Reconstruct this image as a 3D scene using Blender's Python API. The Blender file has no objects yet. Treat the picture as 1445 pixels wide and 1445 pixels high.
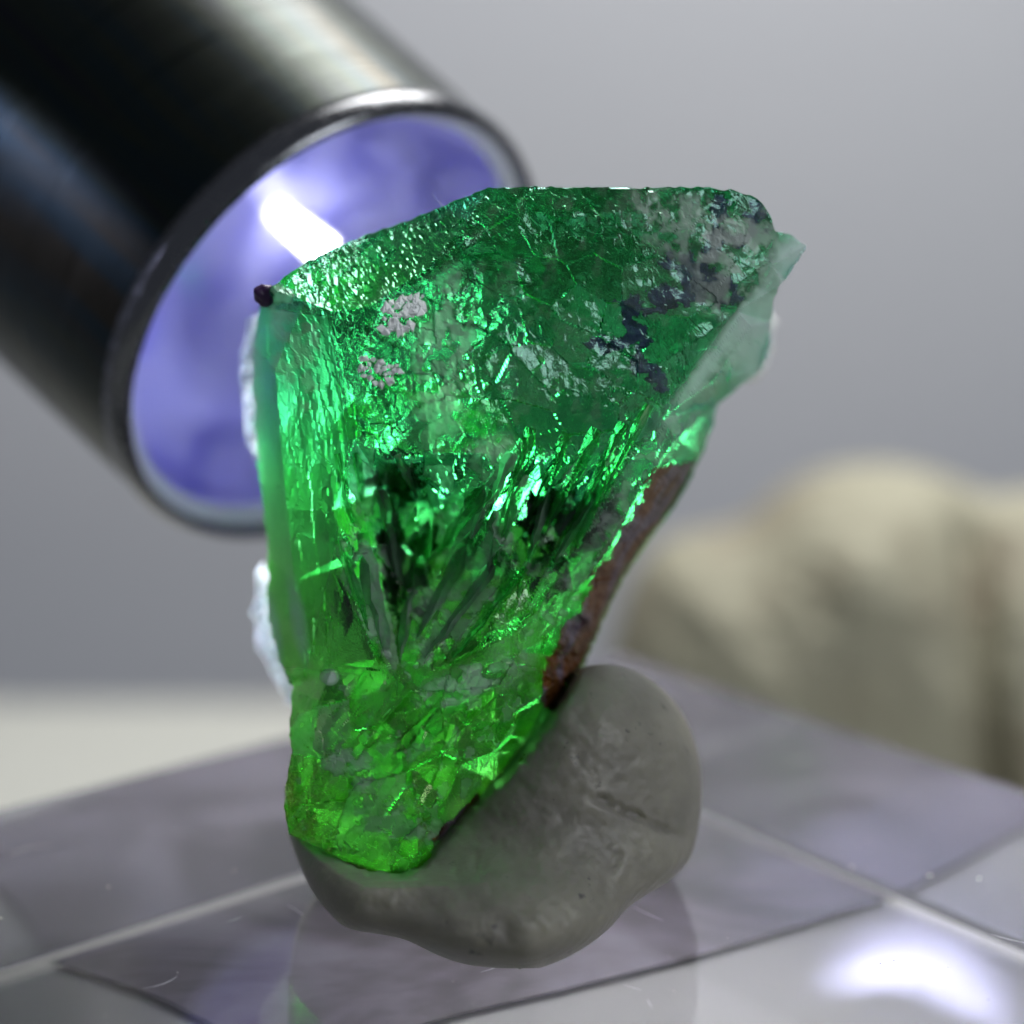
import bpy, bmesh, math, random
import numpy as np
from mathutils import Vector, Matrix, noise as mnoise
from mathutils.geometry import delaunay_2d_cdt

# ------------------------------------------------------------------ units: 1 Blender unit = 1 cm
sc = bpy.context.scene
sc.unit_settings.system = 'METRIC'
sc.unit_settings.scale_length = 0.01
random.seed(7)
rng = np.random.default_rng(11)

# ------------------------------------------------------------------ camera
PITCH = math.radians(14.1)
DIST = 7.5                      # camera to the crystal, cm
PPC = 540.0                     # photo pixels per cm at the crystal
HALF = 722.5
FWD = Vector((0, math.cos(PITCH), -math.sin(PITCH)))
RIGHT = Vector((1, 0, 0))
UP = Vector((0, math.sin(PITCH), math.cos(PITCH)))
AIM = Vector((0, 0, 1.12))      # the point of the crystal the lens looks at
CAM = AIM - FWD * DIST
cd = bpy.data.cameras.new('camera')
cam = bpy.data.objects.new('camera', cd)
sc.collection.objects.link(cam)
cam.location = CAM
cam.rotation_euler = (math.pi / 2 - PITCH, 0, 0)
cd.sensor_width = 36
cd.lens = 18.0 / (HALF / PPC / DIST)
cd.clip_start = 0.05
cd.clip_end = 400
cd.dof.use_dof = True
cd.dof.focus_distance = DIST - 0.03
APERTURE_DIAM = 0.30            # cm
cd.dof.aperture_fstop = cd.lens * 1e-3 / APERTURE_DIAM
cd.dof.aperture_blades = 0
sc.camera = cam


def P(px, py, d=0.0):
    """world point that stands d cm behind the crystal's plane, on the line of sight of photo pixel px, py"""
    k = (DIST + d) / DIST / PPC
    return CAM + FWD * (DIST + d) + RIGHT * ((px - HALF) * k) + UP * ((HALF - py) * k)


def on_plane(px, py, z):
    v = (P(px, py, 0) - CAM)
    return CAM + v * ((z - CAM.z) / v.z)


# ------------------------------------------------------------------ world and lamps
w = bpy.data.worlds.new('World')
sc.world = w
w.use_nodes = True
bg = w.node_tree.nodes['Background']
bg.inputs['Color'].default_value = (0.80, 0.86, 1.0, 1)
bg.inputs['Strength'].default_value = 0.14


def area(name, loc, target, size, power, col, size_y=None):
    l = bpy.data.lights.new(name, 'AREA')
    l.energy = power
    l.color = col
    l.size = size
    if size_y:
        l.shape = 'RECTANGLE'
        l.size_y = size_y
    o = bpy.data.objects.new(name, l)
    sc.collection.objects.link(o)
    o.location = loc
    o.rotation_euler = (Vector(target) - Vector(loc)).to_track_quat('-Z', 'Y').to_euler()
    return o


area('ceiling_lamp', (1.6, 6.2, 8.6), (0.3, 3.2, 0), 4.5, 1150, (1.0, 0.98, 0.93))
area('window_light', (9.0, -7.0, 9.0), (0, 0, 0.5), 6.0, 760, (0.95, 0.98, 1.0))
sl = bpy.data.lights.new('added_glint_spot', 'SPOT')  # added unseen spot that puts a violet glint in the block
sl.energy = 8000
sl.color = (0.66, 0.68, 1.0)
sl.spot_size = math.radians(10.5)
sl.spot_blend = 0.5
sl.shadow_soft_size = 0.55
slo = bpy.data.objects.new('added_glint_spot', sl)
sc.collection.objects.link(slo)
slo.location = (-5.75, 1.62, 3.25)
slo.rotation_euler = (Vector((0.85, 1.25, -0.1)) - slo.location).to_track_quat('-Z', 'Y').to_euler()

sc.view_settings.view_transform = 'Standard'
sc.view_settings.look = 'None'
sc.view_settings.exposure = 0.0
sc.view_settings.gamma = 1.0
cy = sc.cycles
cy.max_bounces = 14
cy.diffuse_bounces = 4
cy.glossy_bounces = 8
cy.transmission_bounces = 12
cy.volume_bounces = 0
cy.transparent_max_bounces = 12
cy.caustics_reflective = True
cy.caustics_refractive = True
cy.blur_glossy = 0.6
cy.sample_clamp_indirect = 28.0
cy.sample_clamp_direct = 0.0
cy.use_denoising = True

# ------------------------------------------------------------------ helpers


def link(o, parent=None):
    sc.collection.objects.link(o)
    if parent is not None:
        o.parent = parent
    return o


def thing(name, label, cat, loc=(0, 0, 0), group=None):
    o = bpy.data.objects.new(name, None)
    o.location = loc
    o.empty_display_size = 0.2
    o['label'] = label
    o['category'] = cat
    if group:
        o['group'] = group
    link(o)
    bpy.context.view_layer.update()
    return o


def tag(o, label, cat):
    o['label'] = label
    o['category'] = cat


def mesh_obj(name, verts, faces, mat, parent=None, smooth=False):
    """verts in world space; the object sits at its parent's origin"""
    me = bpy.data.meshes.new(name)
    off = np.array(parent.location if parent is not None else (0, 0, 0))
    if parent is not None and parent.parent is not None:
        off = off + np.array(parent.parent.location)
    v = np.asarray(verts, dtype=np.float64) - off
    if isinstance(faces, np.ndarray) and faces.ndim == 2:
        n, k = faces.shape
        me.vertices.add(len(v))
        me.vertices.foreach_set('co', v.astype(np.float32).ravel())
        me.loops.add(n * k)
        me.loops.foreach_set('vertex_index', faces.astype(np.int32).ravel())
        me.polygons.add(n)
        me.polygons.foreach_set('loop_start', np.arange(0, n * k, k, dtype=np.int32))
        me.update(calc_edges=True)
    else:
        me.from_pydata([tuple(p) for p in v], [], faces)
    me.validate()
    me.polygons.foreach_set('use_smooth', np.full(len(me.polygons), smooth))
    me.materials.append(mat)
    o = bpy.data.objects.new(name, me)
    link(o, parent)
    return o


def attr(o, name, vals):
    a = o.data.attributes.new(name, 'FLOAT', 'POINT')
    a.data.foreach_set('value', np.asarray(vals, dtype=np.float32))


class N:
    """small node-graph helper"""
    def __init__(self, name):
        self.m = bpy.data.materials.new(name)
        self.m.use_nodes = True
        self.t = self.m.node_tree
        self.t.nodes.clear()
        self.out = self.t.nodes.new('ShaderNodeOutputMaterial')

    def n(self, typ, ins=None, **props):
        nd = self.t.nodes.new('ShaderNode' + typ)
        for k, v in props.items():
            setattr(nd, k, v)
        for k, v in (ins or {}).items():
            s = nd.inputs[k]
            if isinstance(v, bpy.types.NodeSocket):
                self.t.links.new(v, s)
            else:
                if isinstance(v, tuple) and len(v) == 3 and s.type == 'RGBA':
                    v = (*v, 1)
                s.default_value = v
        return nd

    def surf(self, s):
        self.t.links.new(s, self.out.inputs['Surface'])

    def vol(self, s):
        self.t.links.new(s, self.out.inputs['Volume'])

    def coord(self):
        return self.n('TexCoord').outputs['Object']

    def noise(self, scale, detail=4, rough=0.55, vec=None, dist=0.0):
        ins = {'Scale': scale, 'Detail': detail, 'Roughness': rough, 'Distortion': dist}
        ins['Vector'] = vec if vec is not None else self.coord()
        return self.n('TexNoise', ins).outputs['Fac']

    def ramp(self, fac, stops):
        r = self.n('ValToRGB', {'Fac': fac})
        e = r.color_ramp.elements
        while len(e) < len(stops):
            e.new(0.5)
        for el, (p, c) in zip(e, stops):
            el.position = p
            el.color = (*c, 1) if len(c) == 3 else c
        return r.outputs['Color']

    def mrange(self, v, a, b, c=0.0, d=1.0):
        return self.n('MapRange', {'Value': v, 'From Min': a, 'From Max': b, 'To Min': c, 'To Max': d}).outputs['Result']

    def math(self, op, a, b=0.0):
        nd = self.n('Math', operation=op)
        for i, v in enumerate((a, b)):
            if isinstance(v, bpy.types.NodeSocket):
                self.t.links.new(v, nd.inputs[i])
            else:
                nd.inputs[i].default_value = v
        return nd.outputs[0]

    def mixc(self, f, a, b):
        nd = self.n('Mix', data_type='RGBA')
        for s, v in ((nd.inputs[0], f), (nd.inputs[6], a), (nd.inputs[7], b)):
            if isinstance(v, bpy.types.NodeSocket):
                self.t.links.new(v, s)
            else:
                s.default_value = (*v, 1) if isinstance(v, tuple) else v
        return nd.outputs[2]

    def mixs(self, f, a, b):
        nd = self.n('MixShader')
        if isinstance(f, bpy.types.NodeSocket):
            self.t.links.new(f, nd.inputs[0])
        else:
            nd.inputs[0].default_value = f
        self.t.links.new(a, nd.inputs[1])
        self.t.links.new(b, nd.inputs[2])
        return nd.outputs[0]

    def bump(self, h, strength=0.3, dist=0.02):
        return self.n('Bump', {'Height': h, 'Strength': strength, 'Distance': dist}).outputs['Normal']


def fbm(x, y, octaves=4, seed=0, gain=0.5):
    """value noise on arrays, about 0..1"""
    tot = np.zeros_like(x)
    amp, norm = 1.0, 0.0
    r = np.random.default_rng(seed)
    for o in range(octaves):
        tab = r.random((64, 64))
        xi = np.floor(x).astype(int)
        yi = np.floor(y).astype(int)
        fx = x - xi
        fy = y - yi
        fx = fx * fx * (3 - 2 * fx)
        fy = fy * fy * (3 - 2 * fy)
        a = tab[xi % 64, yi % 64]
        b = tab[(xi + 1) % 64, yi % 64]
        c = tab[xi % 64, (yi + 1) % 64]
        d = tab[(xi + 1) % 64, (yi + 1) % 64]
        tot += amp * ((a * (1 - fx) + b * fx) * (1 - fy) + (c * (1 - fx) + d * fx) * fy)
        norm += amp
        amp *= gain
        x = x * 2.03 + 17.1
        y = y * 2.03 + 5.7
    return tot / norm


def chips(x, y, cell, tilt, seed, ang=0.0, stretch=1.0, step=0.5, ids=False):
    """broken-stone relief: every cell is a small tilted plane with a step to its neighbour; returns height in pixels"""
    c, s = math.cos(ang), math.sin(ang)
    u = (x * c + y * s) / (cell * stretch)
    v = (-x * s + y * c) / cell
    r = np.random.default_rng(seed)
    jx = r.random((96, 96))
    jy = r.random((96, 96))
    tx = r.normal(0, 1, (96, 96))
    ty = r.normal(0, 1, (96, 96))
    hh = r.normal(0, 1, (96, 96))
    idr = r.random((96, 96))
    ui = np.floor(u).astype(int)
    vi = np.floor(v).astype(int)
    best = np.full(u.shape, 1e9)
    h = np.zeros(u.shape)
    for a in (-1, 0, 1):
        for b in (-1, 0, 1):
            i = (ui + a)
            j = (vi + b)
            cx = i + jx[i % 96, j % 96]
            cyy = j + jy[i % 96, j % 96]
            d = (u - cx) ** 2 + (v - cyy) ** 2
            m = d < best
            hv = (tx[i % 96, j % 96] * (u - cx) + ty[i % 96, j % 96] * (v - cyy) + step * hh[i % 96, j % 96]) * tilt
            if ids:
                hv = idr[i % 96, j % 96]
            best = np.where(m, d, best)
            h = np.where(m, hv, h)
    return h


def sdf_poly(x, y, poly):
    """distance to the polygon's edge (positive inside) and nearest edge point"""
    n = len(poly)
    best = np.full(x.shape, 1e18)
    bx = np.zeros(x.shape)
    by = np.zeros(x.shape)
    inside = np.zeros(x.shape, bool)
    for i in range(n):
        x0, y0 = poly[i]
        x1, y1 = poly[(i + 1) % n]
        dx, dy = x1 - x0, y1 - y0
        t = np.clip(((x - x0) * dx + (y - y0) * dy) / (dx * dx + dy * dy + 1e-12), 0, 1)
        qx, qy = x0 + t * dx, y0 + t * dy
        d = (x - qx) ** 2 + (y - qy) ** 2
        m = d < best
        best = np.where(m, d, best)
        bx = np.where(m, qx, bx)
        by = np.where(m, qy, by)
        if y0 != y1:
            cr = ((y0 > y) != (y1 > y)) & (x < dx * (y - y0) / dy + x0)
            inside ^= cr
    d = np.sqrt(best)
    return np.where(inside, d, -d), bx, by


def sstep(a, b, v):
    t = np.clip((v - a) / (b - a), 0, 1)
    return t * t * (3 - 2 * t)


def blob(x, y, cx, cy_, rx, ry, ang=0.0):
    c, s = math.cos(math.radians(ang)), math.sin(math.radians(ang))
    u = ((x - cx) * c + (y - cy_) * s) / rx
    v = (-(x - cx) * s + (y - cy_) * c) / ry
    return 1 - np.sqrt(u * u + v * v)


def PA(px, py, d):
    """P() on arrays"""
    k = (DIST + d) / DIST / PPC
    c, f, r, u = (np.array(q) for q in (CAM, FWD, RIGHT, UP))
    return c + f * (DIST + d)[:, None] + r * ((px - HALF) * k)[:, None] + u * ((HALF - py) * k)[:, None]


# ------------------------------------------------------------------ the setting: table and backdrop
TOP = P(735, 1368, -0.10).z            # the acrylic block's upper face
THICK = 1.6
PLATE = 0.014
TABLE_Z = TOP - THICK - PLATE - 0.010

g = N('table_paint')
c = g.mixc(g.noise(0.8, 3), (0.50, 0.51, 0.47), (0.57, 0.575, 0.54))
g.surf(g.n('BsdfPrincipled', {'Base Color': c, 'Roughness': 0.55, 'Normal': g.bump(g.noise(14, 4), 0.1, 0.02)}).outputs[0])
M_table = g.m
ye = on_plane(200, 985, TABLE_Z).y
tb = bmesh.new()
bmesh.ops.create_cube(tb, size=1)
for v in tb.verts:
    v.co = Vector((v.co.x * 46, -8 + (v.co.y + 0.5) * (ye + 8), TABLE_Z + (v.co.z - 0.5) * 1.6))
bmesh.ops.bevel(tb, geom=[e for e in tb.edges], offset=0.08, segments=3, affect='EDGES')
me = bpy.data.meshes.new('table')
tb.to_mesh(me)
me.materials.append(M_table)
table = link(bpy.data.objects.new('table', me))
table['kind'] = 'structure'

g = N('wall_paint')
c = g.mixc(g.noise(0.25, 3), (0.53, 0.55, 0.605), (0.57, 0.58, 0.63))
g.surf(g.n('BsdfPrincipled', {'Base Color': c, 'Roughness': 0.8, 'Normal': g.bump(g.noise(6, 4), 0.15, 0.03)}).outputs[0])
wy = ye + 3.5
wall = mesh_obj('wall', [(-30, wy, -14), (30, wy, -14), (30, wy, 26), (-30, wy, 26), (-30, wy + .5, -14), (30, wy + .5, -14), (30, wy + .5, 26), (-30, wy + .5, 26)],
                [(0, 1, 2, 3), (5, 4, 7, 6), (1, 5, 6, 2), (4, 0, 3, 7), (3, 2, 6, 7), (4, 5, 1, 0)], g.m)
wall['kind'] = 'structure'

# ------------------------------------------------------------------ clear acrylic block
A = on_plane(872, 921, TOP)
Lp = on_plane(0, 1136, TOP)
Rp = on_plane(1445, 1110, TOP)
dl = (Lp - A).normalized()
dr = (Rp - A).normalized()
# square corner: keep the bisector
bis = (dl + dr).normalized()
side = Vector((bis.y, -bis.x, 0))
e1 = (bis + side).normalized()
e2 = (bis - side).normalized()
if e1.x > e2.x:
    e1, e2 = e2, e1            # e1 goes left, e2 goes right
print('block corner', A, math.degrees(dl.angle(dr)))
LL, LR = 4.2, 4.6


def M_acrylic_make():
    g = N('clear_acrylic')
    co = g.coord()
    sc_ = g.n('Mapping', {'Vector': co, 'Scale': (1.0, 1.0, 30.0)}).outputs[0]
    saw = g.noise(1.6, 5, 0.6, vec=sc_)
    geo = g.n('NewGeometry').outputs['Normal']
    nz = g.n('SeparateXYZ', {'Vector': geo}).outputs['Z']
    anz = g.math('ABSOLUTE', nz)
    sidef = g.math('LESS_THAN', anz, 0.1)
    cham = g.math('MULTIPLY', g.math('GREATER_THAN', anz, 0.1), g.math('LESS_THAN', anz, 0.97))
    hgt = g.math('MULTIPLY', saw, sidef)
    b = g.bump(hgt, 0.02, 0.01)
    ro = g.math('ADD', g.math('MULTIPLY', sidef, 0.004), g.math('MULTIPLY', cham, 0.18))
    gl = g.n('BsdfGlass', {'Color': (0.985, 0.985, 0.995), 'IOR': 1.49, 'Roughness': ro, 'Normal': b})
    g.surf(gl.outputs[0])
    g.vol(g.n('VolumeAbsorption', {'Color': (0.66, 0.63, 0.70), 'Density': 0.16}).outputs[0])
    return g.m


M_acr = M_acrylic_make()
bmx = bmesh.new()
vs = []
for z in (TOP - THICK, TOP):
    for p in (A, A + e1 * LL, A + e1 * LL + e2 * LR, A + e2 * LR):
        vs.append(bmx.verts.new((p.x - A.x, p.y - A.y, z - TOP)))
for f in ((0, 1, 2, 3), (4, 5, 6, 7), (0, 1, 5, 4), (1, 2, 6, 5), (2, 3, 7, 6), (3, 0, 4, 7)):
    bmx.faces.new([vs[i] for i in f])
bmesh.ops.recalc_face_normals(bmx, faces=bmx.faces)
low = [e for e in bmx.edges if all(v.co.z < -0.5 for v in e.verts)]
bmesh.ops.bevel(bmx, geom=low, offset=0.045, segments=2, profile=0.5, affect='EDGES')
bmesh.ops.bevel(bmx, geom=[e for e in bmx.edges if e.calc_face_angle(0) > 1.2], offset=0.02, segments=2, affect='EDGES')
bmesh.ops.recalc_face_normals(bmx, faces=bmx.faces)
me = bpy.data.meshes.new('acrylic_block')
bmx.to_mesh(me)
me.materials.append(M_acr)
block = link(bpy.data.objects.new('acrylic_block', me))
block.location = (A.x, A.y, TOP)
tag(block, 'clear acrylic block lying on the pale table under the putty', 'block')



def through_top(px, py):
    """where the line of sight of a photo pixel, bent at the block's upper face, meets its underside"""
    p = on_plane(px, py, TOP)
    d = (p - CAM).normalized()
    h = Vector((d.x, d.y, 0)) / 1.49
    dn = Vector((h.x, h.y, -math.sqrt(1 - h.length_squared)))
    return p + dn * (THICK / -dn.z)


# grey sheet added under the block to darken what shows through it
pL, pF, pR = through_top(60, 1345), through_top(420, 1492), through_top(1180, 1296)
ins_ = 0.012
b0 = A + (e1 + e2) * ins_
ex1 = (pL - A).dot(e1)
ey2 = (pR - A).dot(e2)
fx = (pF - A).dot(e1)
fy = (pF - A).dot(e2)
print('sheet', ex1, fx, fy, ey2, 'L', (pL - A).dot(e2), 'R', (pR - A).dot(e1))
g = N('added_dark_sheet')
pc = g.ramp(g.noise(1.1, 6, 0.62, dist=0.6), [(0.36, (0.08, 0.07, 0.075)), (0.47, (0.20, 0.175, 0.195)), (0.62, (0.40, 0.37, 0.43))])
g.surf(g.n('BsdfPrincipled', {'Base Color': pc, 'Roughness': 0.45}).outputs[0])
zt, zb = TOP - THICK - 0.004, TOP - THICK - PLATE + 0.004
crn = [b0, A + e1 * ex1 + e2 * ins_, A + e1 * fx + e2 * fy, A + e2 * ey2 + e1 * ins_]
pts = []
for k in range(4):
    p, q = crn[k], crn[(k + 1) % 4]
    nn = Vector((-(q - p).y, (q - p).x, 0)).normalized()
    for j in range(24):
        t = j / 24
        wob = 0.0 if k in (0, 3) else (0.035 * math.sin(3.1 * t + k) * math.sin(math.pi * t) + 0.008 * mnoise.noise(Vector((t * 6, k, 0)))) * min(1, 6 * t, 6 * (1 - t))
        pts.append(p + (q - p) * t + nn * wob)
npt = len(pts)
pvs = [Vector((p.x, p.y, z)) for z in (zb, zt) for p in pts]
mesh_obj('added_dark_sheet', pvs, [tuple(reversed(range(npt))), tuple(range(npt, 2 * npt))] + [(i, (i + 1) % npt, npt + (i + 1) % npt, npt + i) for i in range(npt)], g.m, block)

# ------------------------------------------------------------------ flashlight
FC = P(483, 470, 1.25)                  # centre of the bezel opening
n_cam = Vector((0.61, -0.565, 0.555)).normalized()   # right, up, towards the lens
axis = (RIGHT * n_cam.x + UP * n_cam.y - FWD * n_cam.z).normalized()   # out of the torch
RT = 0.785
torch = thing('flashlight', 'dark metal flashlight with lit violet lens shining at the green crystal', 'flashlight', FC - axis * 3)
tu = axis.cross(Vector((0, 0, 1))).normalized()
tv = axis.cross(tu).normalized()


def lathe(name, prof, mat, parent, seg=96, closed=False, smooth=True):
    """prof: (distance along the axis from the opening, radius)"""
    vs, fs = [], []
    for a, r in prof:
        for i in range(seg):
            t = 2 * math.pi * i / seg
            vs.append(FC + axis * a + (tu * math.cos(t) + tv * math.sin(t)) * max(r, 1e-4))
    k = len(prof)
    for j in range(k - 1 if not closed else k):
        for i in range(seg):
            a = j * seg + i
            b = j * seg + (i + 1) % seg
            jn = (j + 1) % k
            fs.append((a, b, jn * seg + (i + 1) % seg, jn * seg + i))
    o = mesh_obj(name, vs, fs, mat, parent, smooth)
    bm = bmesh.new()
    bm.from_mesh(o.data)
    bmesh.ops.recalc_face_normals(bm, faces=bm.faces)
    bm.to_mesh(o.data)
    bm.free()
    return o


g = N('anodised_metal')
co = g.coord()
# brushed round the barrel: coordinates along / around the axis
dotn = g.n('VectorMath', {0: co, 1: tuple(axis)}, operation='DOT_PRODUCT').outputs['Value']
brushed = g.noise(60, 4, 0.6, vec=g.n('CombineXYZ', {'X': dotn, 'Y': g.math('MULTIPLY', g.noise(2), 0.05)}).outputs[0])
du = g.n('VectorMath', {0: co, 1: tuple(tu)}, operation='DOT_PRODUCT').outputs['Value']
dv = g.n('VectorMath', {0: co, 1: tuple(tv)}, operation='DOT_PRODUCT').outputs['Value']
svec = g.n('CombineXYZ', {'X': g.math('MULTIPLY', du, 5.0), 'Y': g.math('MULTIPLY', dv, 5.0), 'Z': g.math('MULTIPLY', dotn, 0.35)}).outputs[0]
blot = g.noise(1.0, 4, vec=svec)
hue = g.ramp(g.noise(1.4, 3, vec=svec), [(0.35, (0.024, 0.020, 0.011)), (0.47, (0.009, 0.021, 0.028)), (0.55, (0.020, 0.027, 0.019)), (0.68, (0.012, 0.013, 0.026))])
col = g.mixc(0.75, g.mixc(blot, (0.010, 0.013, 0.016), (0.042, 0.046, 0.042)), hue)
rough = g.mrange(brushed, 0.3, 0.7, 0.24, 0.42)
pb = g.n('BsdfPrincipled', {'Base Color': col, 'Metallic': 1.0, 'Roughness': rough, 'Specular Tint': (1, 1, 1),
                            'Normal': g.bump(g.math('ADD', brushed, g.math('MULTIPLY', g.noise(40, 3), 0.6)), 0.10, 0.01)})
pb.inputs['Thin Film Thickness'].default_value = 420.0
pb.inputs['Thin Film IOR'].default_value = 1.5
pb.inputs['Coat Weight'].default_value = 0.0
pb.inputs['Coat Roughness'].default_value = 0.12
g.surf(pb.outputs[0])
M_tube = g.m
g = N('bezel_steel')
g.surf(g.n('BsdfPrincipled', {'Base Color': (0.16, 0.165, 0.18), 'Metallic': 1.0, 'Roughness': g.mrange(g.noise(20), 0.3, 0.7, 0.16, 0.32)}).outputs[0])
M_bezel = g.m
g = N('ring_satin')
g.surf(g.n('BsdfPrincipled', {'Base Color': (0.80, 0.81, 0.86), 'Metallic': 0.3, 'Roughness': 0.3}).outputs[0])
M_ring = g.m
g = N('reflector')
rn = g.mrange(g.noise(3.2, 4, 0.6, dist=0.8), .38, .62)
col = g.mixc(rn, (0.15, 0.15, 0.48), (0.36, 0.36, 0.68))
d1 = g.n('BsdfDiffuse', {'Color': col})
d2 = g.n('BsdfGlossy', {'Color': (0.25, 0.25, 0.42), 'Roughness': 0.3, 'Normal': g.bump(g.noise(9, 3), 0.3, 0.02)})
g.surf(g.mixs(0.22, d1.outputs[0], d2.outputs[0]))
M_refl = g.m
g = N('led_streak_glow')  # glow for the reflected streak of the LED
lpos = g.n('VectorMath', {0: g.coord(), 1: tuple((P(500, 392, 1.25) - P(418, 326, 1.25)).normalized())}, operation='DOT_PRODUCT').outputs['Value']
lmin = ((P(418, 326, 1.25) - axis * 0.30) - torch.location).dot((P(500, 392, 1.25) - P(418, 326, 1.25)).normalized())
g.surf(g.n('Emission', {'Color': (0.93, 0.95, 1.0), 'Strength': g.mrange(lpos, lmin - 0.03, lmin + 0.16, 0.8, 20.0)}).outputs[0])
M_led_streak = g.m
g = N('torch_lens')
fr = g.n('Fresnel', {'IOR': 1.5}).outputs[0]
g.surf(g.mixs(fr, g.n('BsdfRefraction', {'Color': (0.95, 0.95, 0.99), 'IOR': 1.15, 'Roughness': 0.38}).outputs[0], g.n('BsdfGlossy', {'Roughness': 0.06}).outputs[0]))
M_lens = g.m

lathe('barrel', [(-0.10, RT), (-0.60, RT * 1.02), (-1.6, RT * 1.07), (-3.0, RT * 1.12), (-6.0, RT * 1.18), (-6.0, 0.01)], M_tube, torch)
lathe('bezel', [(-0.10, RT + 0.004), (-0.055, RT + 0.006), (-0.02, RT - 0.010), (0.0, RT - 0.022), (0.0, RT - 0.030), (-0.012, RT - 0.040), (-0.07, RT - 0.044), (-0.10, RT - 0.044)],
      M_bezel, torch, closed=True)
RI = RT - 0.082
lathe('reflector', [(-0.10, RI), (-0.16, RI * .985), (-0.24, RI * .92), (-0.34, RI * .78), (-0.345, RI * .745), (-0.36, RI * .73), (-0.42, RI * .60), (-0.47, RI * .42), (-0.50, 0.2), (-0.50, 0.005)], M_refl, torch)
lathe('retaining_ring', [(-0.035, RT - .045), (-0.07, RT - .085), (-0.10, RT - .088)], M_ring, torch)
lathe('lens', [(-0.085, RI + .003), (-0.085, 0.002)], M_lens, torch)
# the LED's reflected streak, added as a short glowing rod beside the axis
la, lb = P(418, 326, 1.25) - axis * 0.30, P(500, 392, 1.25) - axis * 0.20
vs, fs = [], []
ldir = (lb - la).normalized()
l1 = ldir.cross(axis).normalized()
l2 = ldir.cross(l1)
for k, (t, r) in enumerate([(-.12, .002), (0, .014), (.12, .024), (.5, .036), (1, .048), (1.02, .002)]):
    for i in range(24):
        q = 2 * math.pi * i / 24
        vs.append(la + (lb - la) * t + (l1 * math.cos(q) + l2 * math.sin(q)) * r)
for j in range(5):
    for i in range(24):
        fs.append((j * 24 + i, j * 24 + (i + 1) % 24, (j + 1) * 24 + (i + 1) % 24, (j + 1) * 24 + i))
mesh_obj('led_streak', vs, fs, M_led_streak, torch, True)

pl = bpy.data.lights.new('led_glow', 'POINT')
pl.energy = 0.5
pl.color = (0.60, 0.58, 1.0)
pl.shadow_soft_size = 0.05
po = bpy.data.objects.new('led_glow', pl)
link(po, torch)
po.location = (FC - axis * 0.22) - torch.location
sp = bpy.data.lights.new('led_beam', 'SPOT')
sp.energy = 400
sp.color = (0.86, 0.90, 1.0)
sp.spot_size = math.radians(115)
sp.spot_blend = 1.0
sp.shadow_soft_size = 0.26
so = bpy.data.objects.new('led_beam', sp)
link(so, torch)
so.location = (FC - axis * 0.07) - torch.location
so.rotation_euler = (P(570, 800, 0.5) - (FC - axis * 0.07)).to_track_quat('-Z', 'Y').to_euler()

# ------------------------------------------------------------------ green crystal
OUT = [(383, 404), (430, 371), (475, 348), (520, 331), (560, 318), (600, 301), (650, 280), (690, 266), (740, 263), (800, 265), (850, 264), (905, 265), (960, 264),
       (1000, 265), (1030, 268), (1060, 275), (1076, 287), (1086, 303), (1094, 326), (1115, 332), (1138, 346), (1128, 368), (1108, 393), (1092, 420), (1088, 455),
       (1086, 490), (1072, 525), (1040, 548), (1012, 570), (1004, 605), (990, 645), (968, 690), (935, 738), (905, 778), (880, 815), (862, 850),
       (845, 890), (828, 930), (805, 975), (775, 1020), (745, 1060), (705, 1105), (660, 1150), (625, 1190), (598, 1222), (565, 1240), (520, 1232), (470, 1207), (440, 1190), (408, 1178),
       (400, 1140), (404, 1100), (412, 1060), (408, 1030), (412, 1000), (411, 970), (396, 935), (380, 885), (376, 840), (379, 785), (372, 725), (365, 655), (360, 600),
       (357, 540), (359, 480), (366, 432)]
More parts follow.
